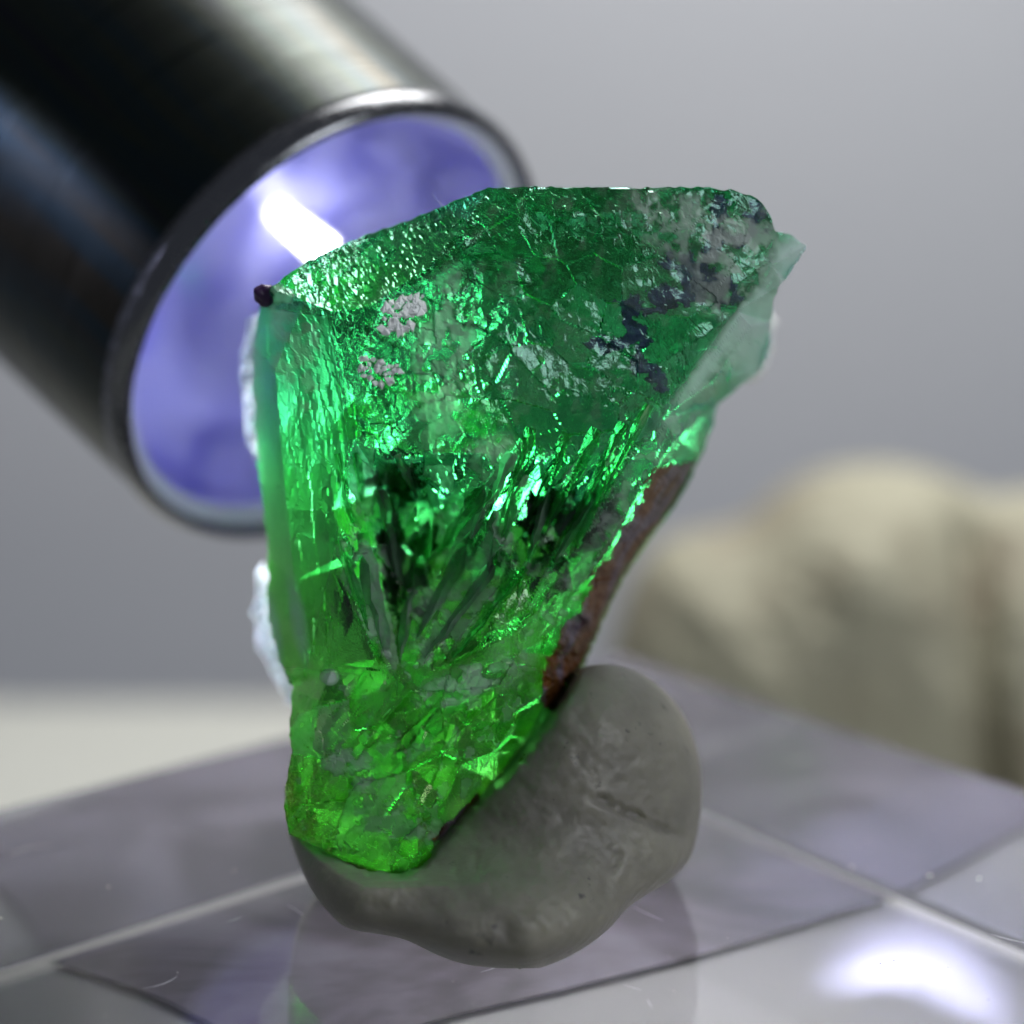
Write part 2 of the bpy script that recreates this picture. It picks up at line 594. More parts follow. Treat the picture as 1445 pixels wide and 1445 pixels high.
# front relief: photo position and depth behind (+) / before (-) the crystal's plane, cm
CTRL = [(383, 404, .04), (430, 371, .12), (520, 331, .19), (600, 301, .15), (690, 266, .0), (740, 263, -.03), (850, 264, -.02), (960, 264, -.01), (1030, 268, .02), (1076, 287, .05),
        (1094, 326, .07), (1138, 346, .10), (1108, 393, .16), (1088, 455, .42), (1072, 525, .5), (1012, 570, .55), (990, 645, .6), (935, 738, .6), (880, 815, .55), (845, 890, .5), (828, 930, .48),
        (775, 1020, .40), (705, 1105, .32), (625, 1190, .2), (565, 1240, .12), (470, 1207, .05), (408, 1178, .05), (402, 1100, .06), (408, 1030, .12), (405, 970, .25), (362, 885, .5), (376, 785, .48),
        (362, 655, .5), (345, 540, .5), (350, 480, .45), (362, 432, .35),
        # left ridge column
        (392, 412, -.02), (430, 425, -.06), (388, 520, .02), (395, 620, .10), (405, 720, .16), (415, 820, .2), (425, 920, .16),
        (440, 520, -.05), (455, 620, -.02), (470, 720, .02), (485, 800, .04),
        # striated upper-left bevel / main face edge
        (470, 440, -.09), (520, 432, -.10), (600, 380, -.08), (660, 310, -.05),
        # main upper face
        (740, 300, -.06), (860, 300, -.05), (980, 300, -.03), (1050, 320, .0), (600, 470, -.12), (700, 440, -.10), (820, 420, -.07), (940, 400, -.05), (1040, 400, -.01),
        (520, 540, -.10), (600, 580, -.13), (700, 570, -.10), (820, 560, -.06), (920, 520, -.03), (985, 480, -.02),
        # brow of the hollow
        (500, 620, -.08), (545, 650, -.06), (610, 640, -.11), (680, 640, -.10), (760, 650, -.05), (850, 640, -.02), (915, 590, -.01),
        # hollow
        (545, 690, .24), (575, 760, .32), (560, 860, .22), (565, 935, .04), (620, 720, .24), (640, 800, .20), (620, 880, .08),
        (680, 730, .02), (720, 700, -.02), (745, 745, .20), (770, 720, .22), (820, 720, .15), (800, 790, .13), (740, 820, .05), (700, 860, .02), (850, 700, .03),
        (490, 780, -.02), (505, 860, -.03), (530, 930, -.04), (560, 960, -.06),
        # right flat rim
        (1090, 375, .03), (1040, 440, .02), (985, 515, .02), (935, 590, .02), (885, 665, .03), (835, 740, .05), (790, 805, .07), (755, 865, .08), (735, 920, .08),
        (1105, 400, .08), (1060, 460, .07), (1005, 540, .07), (955, 620, .08), (905, 690, .10), (855, 770, .12), (810, 840, .14), (775, 900, .16),
        # lower knob
        (470, 940, .03), (450, 990, -.04), (500, 990, -.05), (600, 985, -.10), (660, 950, -.05), (700, 960, -.06), (540, 1010, -.12), (640, 1010, -.13), (700, 1020, -.06), (740, 1000, .06),
        (440, 1060, -.04), (500, 1080, -.12), (580, 1080, -.17), (650, 1080, -.12), (700, 1060, -.02), (440, 1140, -.02), (520, 1150, -.12), (590, 1150, -.13), (630, 1130, -.06), (540, 1200, -.02), (590, 1200, .0)]

STEP = 2.5
gx = np.arange(334, 1150, STEP)
gy = np.arange(254, 1250, STEP)
X, Y = np.meshgrid(gx, gy)
xf, yf = X.ravel(), Y.ravel()
# a little roughness of the outline itself
rough_out = []
for i in range(len(OUT)):
    p, q = np.array(OUT[i]), np.array(OUT[(i + 1) % len(OUT)])
    L = np.linalg.norm(q - p)
    k = max(1, int(L / 7))
    nrm = np.array([-(q - p)[1], (q - p)[0]]) / L
    for j in range(k):
        t = j / k
        pt = p * (1 - t) + q * t
        rough_out.append(tuple(pt + nrm * rng.normal(0, 1.0)))
sd, bx_, by_ = sdf_poly(xf, yf, rough_out)

# linear interpolation of the control relief over its triangulation
cp = [(a, b) for a, b, _ in CTRL]
corner = [(200, 150), (1300, 150), (1300, 1350), (200, 1350)]
tv2, _, tf, *_r = delaunay_2d_cdt([Vector(p) for p in cp], [], [], 0, 1e-4)
cz = np.array([d for _, _, d in CTRL])
ctrl_xy = np.array(cp)
base = np.full(xf.shape, np.nan)
idx = []
for v in tv2:
    d = np.hypot(ctrl_xy[:, 0] - v.x, ctrl_xy[:, 1] - v.y)
    idx.append(int(np.argmin(d)))
for tri in tf:
    a, b, c_ = (idx[k] for k in tri)
    (x1, y1), (x2, y2), (x3, y3) = ctrl_xy[a], ctrl_xy[b], ctrl_xy[c_]
    det = (y2 - y3) * (x1 - x3) + (x3 - x2) * (y1 - y3)
    if abs(det) < 1e-9:
        continue
    sel = np.where((xf >= min(x1, x2, x3) - 1) & (xf <= max(x1, x2, x3) + 1) & (yf >= min(y1, y2, y3) - 1) & (yf <= max(y1, y2, y3) + 1))[0]
    u = ((y2 - y3) * (xf[sel] - x3) + (x3 - x2) * (yf[sel] - y3)) / det
    v = ((y3 - y1) * (xf[sel] - x3) + (x1 - x3) * (yf[sel] - y3)) / det
    ww = 1 - u - v
    ok = (u >= -1e-6) & (v >= -1e-6) & (ww >= -1e-6)
    base[sel[ok]] = u[ok] * cz[a] + v[ok] * cz[b] + ww[ok] * cz[c_]
bad = np.isnan(base)
for i in np.where(bad & (sd > -12))[0]:
    d = np.hypot(ctrl_xy[:, 0] - xf[i], ctrl_xy[:, 1] - yf[i])
    o = np.argsort(d)[:2]
    ww = 1 / (d[o] + 1e-6)
    base[i] = (cz[o] * ww).sum() / ww.sum()
base = np.where(np.isnan(base), 0.3, base)

# --- relief by zone (pixels -> cm)
def zone(poly, soft=14):
    d, _, _ = sdf_poly(xf, yf, poly)
    return sstep(-soft, soft, d)


z_bevel = zone([(395, 405), (690, 262), (660, 318), (560, 410), (470, 440)])
z_left = zone([(330, 420), (470, 440), (500, 620), (480, 780), (440, 950), (330, 950)], 18)
z_face = zone([(690, 262), (1090, 262), (1060, 420), (930, 590), (860, 640), (560, 650), (480, 520), (500, 440), (660, 318)], 18)
z_hol = zone([(500, 620), (610, 640), (850, 640), (900, 620), (760, 860), (560, 960), (480, 780)], 14)
z_rwall = zone([(650, 640), (930, 580), (740, 880), (580, 950), (620, 850)], 16)
z_rim = zone([(1140, 340), (1110, 400), (790, 880), (740, 900), (930, 590), (1060, 420)], 10)
z_right = zone([(1120, 400), (1100, 560), (830, 960), (770, 940), (800, 860)], 14)
z_knob = zone([(400, 950), (560, 965), (700, 950), (770, 960), (600, 1245), (390, 1180)], 18)

px2cm = 1 / PPC
r_bevel = chips(xf, yf, 7, 2.6, 1, 1.2, 1.6) + chips(xf, yf, 18, 3, 2, -0.45, 3)
r_left = chips(xf, yf, 16, 2.4, 3, 1.45, 5) + 1.0 * chips(xf, yf, 6, 1.0, 4, 1.4, 3)
calm = sstep(.42, .62, fbm(xf / 60, yf / 60, 3, 77))
r_face = chips(xf, yf, 46, 4.0, 5, 0.6, 1.5) + (.15 + .85 * calm) * chips(xf, yf, 9, 1.1, 6, 1.3, 2.0) + 9 * (fbm(xf / 40, yf / 40, 3, 4) - .5)
r_hol = chips(xf, yf, 38, 15, 7, 1.2, 2.2) + (.3 + .9 * calm) * chips(xf, yf, 10, 2.2, 8, 1.0, 2.2)
r_rwall = chips(xf, yf, 24, 15, 9, 2.12, 6.5) + (.2 + .8 * calm) * chips(xf, yf, 8, 2.0, 10, 2.1, 4.5)
r_rim = chips(xf, yf, 12, 1.6, 12, 2.16, 7)
r_right = chips(xf, yf, 30, 8, 13, 2.1, 1.6) + 10 * (fbm(xf / 30, yf / 30, 3, 8) - .5)
r_knob = chips(xf, yf, 52, 11, 14, 2.4, 1.5) + chips(xf, yf, 12, 1.7, 15, 2.3, 2.2)
wsum = z_bevel + z_left + z_face + z_hol + z_rim + z_right + z_knob + 1e-3
hol = r_hol * (1 - z_rwall) + r_rwall * z_rwall
rel = (z_bevel * r_bevel + z_left * r_left + z_face * r_face + z_hol * hol + z_rim * r_rim + z_right * r_right + z_knob * r_knob) / wsum
edge_fade = sstep(0, 14, sd)
front = base + rel * px2cm * (0.25 + 0.75 * edge_fade)

# back: a thick, rounded, coarsely broken body
backbase = 0.58 + 0.35 * sstep(0, 180, sd) + 0.12 * (fbm(xf / 130, yf / 130, 3, 21) - .5)
lowfade = sstep(1240, 900, yf)
backbase = backbase * (0.55 + 0.45 * lowfade)
backrel = chips(xf, yf, 95, 34, 31, 1.0, 1.5) + chips(xf, yf, 38, 9, 32, 1.2, 1.8) + chips(xf, yf, 12, 2.0, 33, 1.2, 2)
back = np.maximum(backbase + backrel * px2cm, front + 0.04)

# --- mesh: grid cells whose four corners lie inside; outer ring pulled onto the outline
nx, ny = len(gx), len(gy)
ins = (sd > -STEP * 0.75).reshape(ny, nx)
cell = ins[:-1, :-1] & ins[1:, :-1] & ins[:-1, 1:] & ins[1:, 1:]
vid = np.arange(nx * ny).reshape(ny, nx)
quads = np.stack([vid[:-1, :-1][cell], vid[1:, :-1][cell], vid[1:, 1:][cell], vid[:-1, 1:][cell]], 1)
cnt = np.zeros(nx * ny, int)
np.add.at(cnt, quads.ravel(), 1)
used = cnt > 0
bound = used & (cnt < 4)
xs = np.where(bound, bx_, xf)
ys = np.where(bound, by_, yf)
close = np.zeros_like(xf)
fr_d = np.where(bound, base, front)
remap_f = np.full(nx * ny, -1)
remap_f[used] = np.arange(used.sum())
nb = used & ~bound
remap_b = remap_f.copy()
remap_b[nb] = used.sum() + np.arange(nb.sum())
vf = PA(xs[used], ys[used], fr_d[used])
# the back narrows away from the outline a little so that it is not a straight extrusion
cx_, cy0 = 720, 690
shr = 0.0
vb = PA(xf[nb], yf[nb], back[nb])
allv = np.concatenate([vf, vb])
qf = remap_f[quads]
qb = remap_b[quads][:, ::-1]
allq = np.concatenate([qf, qb])

cry = thing('green_crystal', 'rough vivid green crystal fragment standing in grey putty, lit from behind', 'crystal', P(600, 1200, 0.2))
# ---- crystal material
g = N('green_crystal')
co = g.coord()
n1 = g.noise(3.0, 4, 0.6, vec=co)
n2 = g.noise(11.0, 4, 0.6, vec=co)
veil = g.n('Attribute', attribute_name='veil').outputs['Fac']      # silky veils of fine inclusions
pale = g.n('Attribute', attribute_name='pale').outputs['Fac']      # colourless, frosted edges
milky = g.n('Attribute', attribute_name='milky').outputs['Fac']    # dull grey crust
cl = g.mrange(g.math('ADD', g.math('MULTIPLY', n1, .6), g.math('MULTIPLY', n2, .4)), 0.38, 0.64, 0.25, 1.0)
cloud = g.math('MULTIPLY', cl, veil)
fine = g.bump(g.noise(45, 4, 0.6, vec=co), 0.25, 0.01)
rgh = g.n('Attribute', attribute_name='frost').outputs['Fac']
zz = g.n('SeparateXYZ', {'Vector': co}).outputs['Z']
zon = g.mrange(zz, 0.25, 1.15)
glass = g.n('BsdfGlass', {'Color': g.mixc(zon, (0.98, 1.0, 0.62), (0.58, 0.95, 0.90)), 'IOR': 1.66, 'Roughness': rgh, 'Normal': fine})
tr = g.n('BsdfTranslucent', {'Color': g.mixc(zon, (0.34, 0.94, 0.03), (0.03, 0.82, 0.22)), 'Normal': fine})
df = g.n('BsdfDiffuse', {'Color': (0.05, 0.30, 0.12), 'Normal': fine})
inner = g.mixs(0.25, tr.outputs[0], df.outputs[0])
s1 = g.mixs(cloud, glass.outputs[0], inner)
crust0 = g.n('BsdfPrincipled', {'Base Color': g.mixc(n2, (0.24, 0.32, 0.28), (0.46, 0.55, 0.51)), 'Roughness': 0.35, 'Normal': fine})
crust = g.mixs(0.62, g.n('BsdfGlass', {'Color': (0.92, 1.0, 0.96), 'IOR': 1.5, 'Roughness': 0.5, 'Normal': fine}).outputs[0], crust0.outputs[0])
s2 = g.mixs(milky, s1, crust)
frost = g.mixs(0.5, g.n('BsdfTranslucent', {'Color': (0.86, 0.95, 0.98)}).outputs[0], g.n('BsdfDiffuse', {'Color': (0.86, 0.95, 0.98)}).outputs[0])
s3 = g.mixs(pale, s2, frost)
g.surf(s3)
g.vol(g.n('VolumeAbsorption', {'Color': (0.006, 0.62, 0.16), 'Density': 2.7}).outputs[0])
M_cry = g.m
body = mesh_obj('body', allv, allq, M_cry, cry)

nzA = fbm(xf / 14, yf / 14, 4, 51)
nzB = fbm(xf / 30, yf / 30, 4, 52)


def blobs(lst):
    v = np.zeros_like(xf)
    for (*bl, k) in lst:
        v = v + np.clip(blob(xf, yf, *bl), 0, 1) * k
    return v


fineN = fbm(xf / 5, yf / 5, 3, 53)


def poly_f(poly, soft=6, rag=10):
    d, _, _ = sdf_poly(xf, yf, poly)
    return sstep(-soft, soft, d + rag * 2 * (nzA - .5))


milk = blobs([(975, 325, 120, 60, 25, 1.3), (1040, 370, 95, 60, -55, 1.6), (625, 510, 52, 150, 6, 1.5), (690, 650, 60, 40, -30, 1.0), (645, 968, 70, 28, -20, 2.0), (495, 1085, 48, 36, 20, 1.5),
              (520, 1110, 90, 32, 35, .6), (700, 790, 22, 90, 20, .9), (565, 1165, 110, 28, 8, 1.5), (720, 930, 40, 60, 20, .4)])
milk = milk + z_rim * (.30 + .4 * sstep(600, 480, yf)) + .8 * poly_f([(475, 770), (508, 755), (535, 800), (548, 900), (552, 945), (520, 890), (490, 825)]) + .7 * poly_f([(600, 835), (690, 770), (720, 800), (650, 900), (580, 945)], 10, 20)
milk = milk + .8 * poly_f([(386, 408), (436, 428), (455, 500), (440, 570), (405, 600), (392, 540)], 12, 10)
# frosted scars all over, sharp-edged
scar = sstep(.60, .66, fbm(xf / 16 + yf / 40, yf / 22 - xf / 60, 4, 54))
milk = np.clip(milk * (0.1 + 1.5 * sstep(.35, .65, nzA) * (.5 + fineN)), 0, 0.93)
milk = np.maximum(milk, 0.30 * scar * (z_hol + z_knob + .5 * z_face).clip(0, 1))
palef = blobs([(350, 560, 26, 160, 0, 1.5), (368, 880, 30, 100, -12, 2.2), (420, 870, 14, 80, -10, 1.6), (1070, 480, 46, 90, 20, 1.5), (1120, 360, 40, 60, 40, 1.2), (1010, 500, 16, 150, 35, 1.0), (465, 955, 16, 14, 0, 1.6)])
palef = np.clip(palef * (0.4 + 1.2 * nzB) + .28 * z_rim * sstep(760, 480, yf) * (.4 + 1.1 * nzA), 0, .85)
idW = chips(xf, yf, 24, 15, 9, 2.12, 6.5, ids=True)
idH = chips(xf, yf, 38, 15, 7, 1.2, 2.2, ids=True)
idK = chips(xf, yf, 52, 11, 14, 2.4, 1.5, ids=True)
idF = chips(xf, yf, 46, 4.0, 5, 0.6, 1.5, ids=True)
cellv = (z_hol * (idH * (1 - z_rwall) + idW * z_rwall) + z_knob * idK + z_face * idF) / (z_hol + z_knob + z_face + .05)
# some cleavage faces are frosted, others clear
milk = np.maximum(milk, .75 * sstep(.70, .80, cellv) * (z_hol * .9 + z_knob * .5 + z_face * .22).clip(0, .9) * (.35 + .9 * fineN))
veilf = 0.03 + 0.16 * z_left + 0.03 * z_face + 0.25 * z_right + 0.14 * z_knob + .25 * sstep(.45, .6, cellv) * sstep(.72, .62, cellv) * (z_hol + .6 * z_knob).clip(0, 1)
veilf = np.clip(veilf, 0, .9)
frostf = 0.02 + 0.30 * z_left + .25 * z_right + .12 * z_knob * cellv + .10 * z_face * (nzB - .2).clip(0, 1)
# the back's silky veils: patchy, strongest in the lower middle and along the left flank
spot = sstep(.47, .62, fbm(xf / 17, yf / 17, 4, 55)) * .8 + .2 * nzB
veilb = spot * (0.06 + 0.10 * z_face * sstep(420, 560, yf) + 0.62 * sstep(560, 680, yf) * sstep(1150, 900, yf)) + .08 * sstep(900, 1000, yf)
veilb = veilb + blobs([(500, 610, 40, 90, -15, 1.1), (720, 690, 40, 110, 20, 1.5), (830, 650, 60, 60, 0, 1.3), (640, 730, 70, 45, -20, 1.4), (430, 770, 90, 170, 0, 1.2), (950, 640, 70, 60, 0, .6)]) * (.4 + spot)
veilb = veilb * (1 - .7 * z_face * sstep(640, 560, yf))
veilb = np.clip(veilb, 0.01, .9)
attr(body, 'milky', np.concatenate([milk[used], np.zeros(nb.sum())]))
attr(body, 'frost', np.concatenate([frostf[used], 0.04 + 0 * xf[nb]]))
attr(body, 'pale', np.concatenate([palef[used], palef[nb]]))
attr(body, 'veil', np.concatenate([veilf[used], veilb[nb]]))
print('crystal faces', len(allq))


def patch(name, mask, mat, parent, proud=0.006, thick=0.02, bumpy=0.0, seed=3, rim=0.004, fade=None):
    """a thin crust that follows the crystal's front: grid cells where mask is true, raised a little"""
    m = (mask & (sd > 2)).reshape(ny, nx)
    cl = m[:-1, :-1] & m[1:, :-1] & m[:-1, 1:] & m[1:, 1:]
    q = np.stack([vid[:-1, :-1][cl], vid[1:, :-1][cl], vid[1:, 1:][cl], vid[:-1, 1:][cl]], 1)
    k = np.zeros(nx * ny, int)
    np.add.at(k, q.ravel(), 1)
    u = k > 0
    b = u & (k < 4)
    rm = np.full(nx * ny, -1)
    rm[u] = np.arange(u.sum())
    lift = proud + bumpy * fbm(xf / 9, yf / 9, 4, seed)
    dtop = np.where(b, front + rim, front - lift)
    vt = PA(xf[u], yf[u], dtop[u])
    inn = u & ~b
    rb = rm.copy()
    rb[inn] = u.sum() + np.arange(inn.sum())
    vbk = PA(xf[inn], yf[inn], (front + thick)[inn])
    o = mesh_obj(name, np.concatenate([vt, vbk]), np.concatenate([rm[q], rb[q][:, ::-1]]), mat, parent)
    fd = np.ones_like(xf) if fade is None else fade
    attr(o, 'fade', np.concatenate([fd[u], fd[inn]]))
    return o


def faded(g, shader, lo=.0, hi=1.0):
    """a crust that thins out into separate grains towards its border"""
    f = g.n('Attribute', attribute_name='fade').outputs['Fac']
    grain = g.noise(34, 3, .6)
    k = g.math('SUBTRACT', g.mrange(f, lo, hi, .25, .85), grain)
    return g.mixs(g.mrange(k, -.05, .05), g.n('BsdfTransparent').outputs[0], shader)


g = N('purple_inclusion')
g.surf(faded(g, g.n('BsdfPrincipled', {'Base Color': g.ramp(g.noise(25, 4), [(0.3, (0.012, 0.008, 0.016)), (0.50, (0.10, 0.025, 0.17)), (0.72, (0.17, 0.15, 0.20))]), 'Roughness': 0.35,
                              'Normal': g.bump(g.noise(50, 4), 0.4, 0.01)}).outputs[0]))
M_purple = g.m
nz1 = fbm(xf / 11, yf / 11, 4, 61)
nz2 = fbm(xf / 26, yf / 26, 3, 62)


def ragged(blobs_, thr=0.5):
    v = np.zeros_like(xf)
    for bl in blobs_:
        v = np.maximum(v, np.clip(blob(xf, yf, *bl), 0, 1))
    f = v * 1.0 + 1.5 * (nz1 - .5) + .9 * (fbm(xf / 6, yf / 6, 3, 66) - .5)
    m = ((f > thr - .12) & (v > 0)).reshape(ny, nx)
    return m, np.clip((f - thr + .12) / .45, 0, 1)


def largest(m, keep=1):
    """the biggest connected pieces of a cell mask, as separate masks"""
    lab = np.zeros(m.shape, int)
    cur = 0
    comps = []
    todo = set(map(tuple, np.argwhere(m)))
    while todo:
        cur += 1
        st = [todo.pop()]
        comp = []
        while st:
            i, j = st.pop()
            comp.append((i, j))
            for q in ((i + 1, j), (i - 1, j), (i, j + 1), (i, j - 1)):
                if q in todo:
                    todo.remove(q)
                    st.append(q)
        comps.append(comp)
    comps.sort(key=len, reverse=True)
    out = []
    for cmp_ in comps[:keep]:
        if len(cmp_) < 25:
            continue
        k = np.zeros(m.shape, bool)
        for i, j in cmp_:
            k[i, j] = True
        out.append(k)
    return out


def clean(m):
    """keep only points that belong to a full grid cell, so that every piece is one sheet"""
    cl = m[:-1, :-1] & m[1:, :-1] & m[:-1, 1:] & m[1:, 1:]
    k = np.zeros_like(m)
    k[:-1, :-1] |= cl
    k[1:, :-1] |= cl
    k[:-1, 1:] |= cl
    k[1:, 1:] |= cl
    return k


def inclusion_shade_patches(blobs_, thr, mat, keep=3, name='inclusion_shade_patch', **kw):
    m, fd = ragged(blobs_, thr)
    for k in largest(clean(m), keep):
        patch(name, k.ravel(), mat, cry, fade=fd, **kw)


inclusion_shade_patches([(985, 388, 75, 34, 35), (945, 418, 90, 26, -12), (1008, 345, 20, 44, 20)], .22, M_purple, 6, proud=-0.012, thick=0.03, rim=0.02)
inclusion_shade_patches([(1070, 303, 26, 34, -30), (1045, 335, 34, 16, -20), (1015, 300, 18, 36, 10)], .24, M_purple, 5, proud=-0.012, thick=0.03, rim=0.02)
inclusion_shade_patches([(898, 465, 24, 56, -12), (860, 487, 60, 18, 0), (912, 522, 44, 20, 45)], .24, M_purple, 6, proud=-0.012, thick=0.03, rim=0.02)
g = N('hollow_shade')  # deep shade of the hollow, painted as near-black patches below the surface
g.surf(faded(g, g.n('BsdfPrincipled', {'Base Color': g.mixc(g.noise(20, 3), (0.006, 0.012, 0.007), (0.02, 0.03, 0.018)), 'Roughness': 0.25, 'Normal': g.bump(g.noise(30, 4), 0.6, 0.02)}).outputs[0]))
M_hollow_shade = g.m
inclusion_shade_patches([(555, 668, 58, 50, 30), (552, 712, 30, 66, 10)], .14, M_hollow_shade, 2, proud=-0.11, thick=0.17, rim=0.13)
inclusion_shade_patches([(758, 722, 44, 80, 28), (822, 712, 40, 70, 30)], .12, M_hollow_shade, 3, proud=-0.11, thick=0.17, rim=0.13)
inclusion_shade_patches([(548, 800, 30, 100, -10), (600, 790, 26, 70, 20)], .10, M_hollow_shade, 2, proud=-0.09, thick=0.15, rim=0.11)
inclusion_shade_patches([(650, 650, 40, 10, -60), (715, 655, 14, 36, 20)], .26, M_hollow_shade, 2, proud=-0.11, thick=0.17, rim=0.13)
inclusion_shade_patches([(780, 800, 60, 18, -50), (690, 745, 14, 60, 15)], .26, M_hollow_shade, 2, proud=-0.11, thick=0.17, rim=0.13)
inclusion_shade_patches([(612, 865, 50, 12, -35), (560, 885, 16, 70, 0)], .26, M_hollow_shade, 3, proud=-0.11, thick=0.17, rim=0.13)

g = N('iron_stain')
ic = g.ramp(g.noise(3.0, 4, 0.55), [(0.32, (0.05, 0.018, 0.008)), (0.43, (0.22, 0.08, 0.015)), (0.50, (0.22, 0.18, 0.25)), (0.57, (0.11, 0.05, 0.03)), (0.68, (0.60, 0.30, 0.04))])
ib = g.bump(g.noise(20, 4), 0.25, 0.02)
g.surf(faded(g, g.mixs(0.4, g.n('BsdfPrincipled', {'Base Color': ic, 'Roughness': 0.35, 'Normal': ib}).outputs[0], g.n('BsdfTranslucent', {'Color': ic, 'Normal': ib}).outputs[0])))
M_iron = g.m
dI, _, _ = sdf_poly(xf, yf, [(915, 664), (988, 636), (974, 700), (910, 786), (870, 854), (838, 934), (774, 1018), (756, 968), (786, 890), (836, 800), (876, 728)])
patch('iron_crust', clean(((dI + 34 * (nz2 - .5)) > 0).reshape(ny, nx)).ravel(), M_iron, cry, proud=0.012, thick=0.05, bumpy=0.05, seed=9, fade=np.clip((dI + 34 * (nz2 - .5)) / 20, 0, 1))
dJ, _, _ = sdf_poly(xf, yf, [(672, 1115), (680, 1125), (640, 1170), (612, 1195), (606, 1186), (640, 1150)])
patch('iron_crust', clean(((dJ + 10 * (nz1 - .5)) > 0).reshape(ny, nx)).ravel(), M_iron, cry, proud=0.004, thick=0.02, bumpy=0.01, seed=10)

g = N('white_mineral')
g.surf(g.n('BsdfPrincipled', {'Base Color': (0.96, 1.0, 1.0), 'Roughness': 0.15, 'Metallic': 0.0}).outputs[0])
M_white = g.m


def cluster(cx, cy0, rx, ry, ang, n, size, seed):
    """druse of tiny colourless crystals sitting on the crystal's face: one broken-up mesh"""
    r = random.Random(seed)
    verts, faces = [], []
    for _ in range(n):
        while True:
            u, v = r.uniform(-1, 1), r.uniform(-1, 1)
            if u * u + v * v < 1:
                break
        a = math.radians(ang)
        x = cx + u * rx * math.cos(a) - v * ry * math.sin(a)
        y = cy0 + u * rx * math.sin(a) + v * ry * math.cos(a)
        k = int(np.argmin((xf - x) ** 2 + (yf - y) ** 2))
        p = P(x, y, float(front[k]) - 0.004)
        s = size * r.uniform(.5, 1.2)
        q = Matrix.Rotation(r.uniform(0, 6.3), 3, Vector((r.gauss(0, 1), r.gauss(0, 1), r.gauss(0, 1))).normalized())
        st = len(verts)
        for w_ in ((1, 0, 0), (0, 1, 0), (-1, 0, 0), (0, -1, 0), (0, 0, 1.5), (0, 0, -1.5)):
            verts.append(p + q @ (Vector(w_) * s))
        for f in ((0, 1, 4), (1, 2, 4), (2, 3, 4), (3, 0, 4), (1, 0, 5), (2, 1, 5), (3, 2, 5), (0, 3, 5)):
            faces.append(tuple(st + i for i in f))
    o = mesh_obj('white_mineral', verts, faces, M_white, cry)
    o['kind'] = 'stuff'
    return o


cluster(568, 442, 38, 22, -35, 62, 0.012, 1)
cluster(536, 522, 32, 20, 20, 34, 0.010, 2)

# purple grain on the upper left corner
g = N('purple_grain')
g.surf(g.n('BsdfPrincipled', {'Base Color': (0.035, 0.008, 0.06), 'Roughness': 0.4}).outputs[0])
bm = bmesh.new()
bmesh.ops.create_icosphere(bm, subdivisions=3, radius=0.027)
gc = P(374, 416, 0.11)
vv = []
for v in bm.verts:
    k = 1 + 0.55 * mnoise.noise(v.co * 55)
    c3 = v.co * k
    # boxy grain
    c3 = Vector([math.copysign(abs(q / 0.027) ** 0.8 * 0.027, q) for q in c3])
    vv.append(gc + c3)
mesh_obj('purple_grain', vv, [[v.index for v in f.verts] for f in bm.faces], g.m, cry, True)
bm.free()


# ------------------------------------------------------------------ lumps (putty, background stone): closed relief meshes with real depth
def lump(outline, step, mid, zdome, bulge_f, bulge_b, round_px, relief, extra=None):
    xs_ = np.array([p[0] for p in outline])
    ys_ = np.array([p[1] for p in outline])
    ax = np.arange(xs_.min() - 2 * step, xs_.max() + 2 * step, step)
    ay = np.arange(ys_.min() - 2 * step, ys_.max() + 2 * step, step)
    XX, YY = np.meshgrid(ax, ay)
    x, y = XX.ravel(), YY.ravel()
    s_, qx, qy = sdf_poly(x, y, outline)
    n_x, n_y = len(ax), len(ay)
    ii = (s_ > -step * .7).reshape(n_y, n_x)
    cc = ii[:-1, :-1] & ii[1:, :-1] & ii[:-1, 1:] & ii[1:, 1:]
    vi = np.arange(n_x * n_y).reshape(n_y, n_x)
    q = np.stack([vi[:-1, :-1][cc], vi[1:, :-1][cc], vi[1:, 1:][cc], vi[:-1, 1:][cc]], 1)
    kk = np.zeros(n_x * n_y, int)
    np.add.at(kk, q.ravel(), 1)
    us = kk > 0
    bd = us & (kk < 4)
    x = np.where(bd, qx, x)
    y = np.where(bd, qy, y)
    t = np.clip(s_ / round_px, 0, 1)
    dome = np.sqrt(np.clip(1 - (1 - t) ** 2, 0, 1))
    m = mid(x, y) if callable(mid) else mid + 0 * x
    f = m - bulge_f * dome + relief(x, y) * np.clip(t * 4, 0, 1)
    b = m + bulge_b * dome
    if extra is not None:
        f = extra(x, y, f)
        b = np.maximum(b, f + 0.02)
    inn = us & ~bd
    f = np.where(bd, m, f)
    rf = np.full(n_x * n_y, -1)
    rf[us] = np.arange(us.sum())
    rb = rf.copy()
    rb[inn] = us.sum() + np.arange(inn.sum())
    v = np.concatenate([PA(x[us], y[us], f[us]), PA(x[inn], y[inn], b[inn])])
    return v, np.concatenate([rf[q], rb[q][:, ::-1]])


PUT = [(800, 950), (830, 938), (862, 936), (895, 945), (925, 962), (952, 990), (972, 1022), (985, 1060), (991, 1100), (990, 1140), (984, 1180), (975, 1212), (952, 1238),
       (920, 1258), (885, 1280), (868, 1302), (840, 1328), (800, 1352), (765, 1366), (735, 1371), (700, 1366), (655, 1362), (610, 1345), (575, 1326), (535, 1318), (490, 1312), (465, 1290),
       (440, 1258), (424, 1225), (412, 1192), (404, 1168), (430, 1180), (480, 1188), (540, 1190), (590, 1172), (640, 1125), (690, 1070), (735, 1010), (765, 972)]


def chaikin(p, k=2):
    p = np.array(p, float)
    for _ in range(k):
        q = np.roll(p, -1, 0)
        p = np.stack([p * .75 + q * .25, p * .25 + q * .75], 1).reshape(-1, 2)
    return [tuple(v) for v in p]


PUT = chaikin(PUT)
back_grid = back.reshape(ny, nx)
sd_grid = sd.reshape(ny, nx)


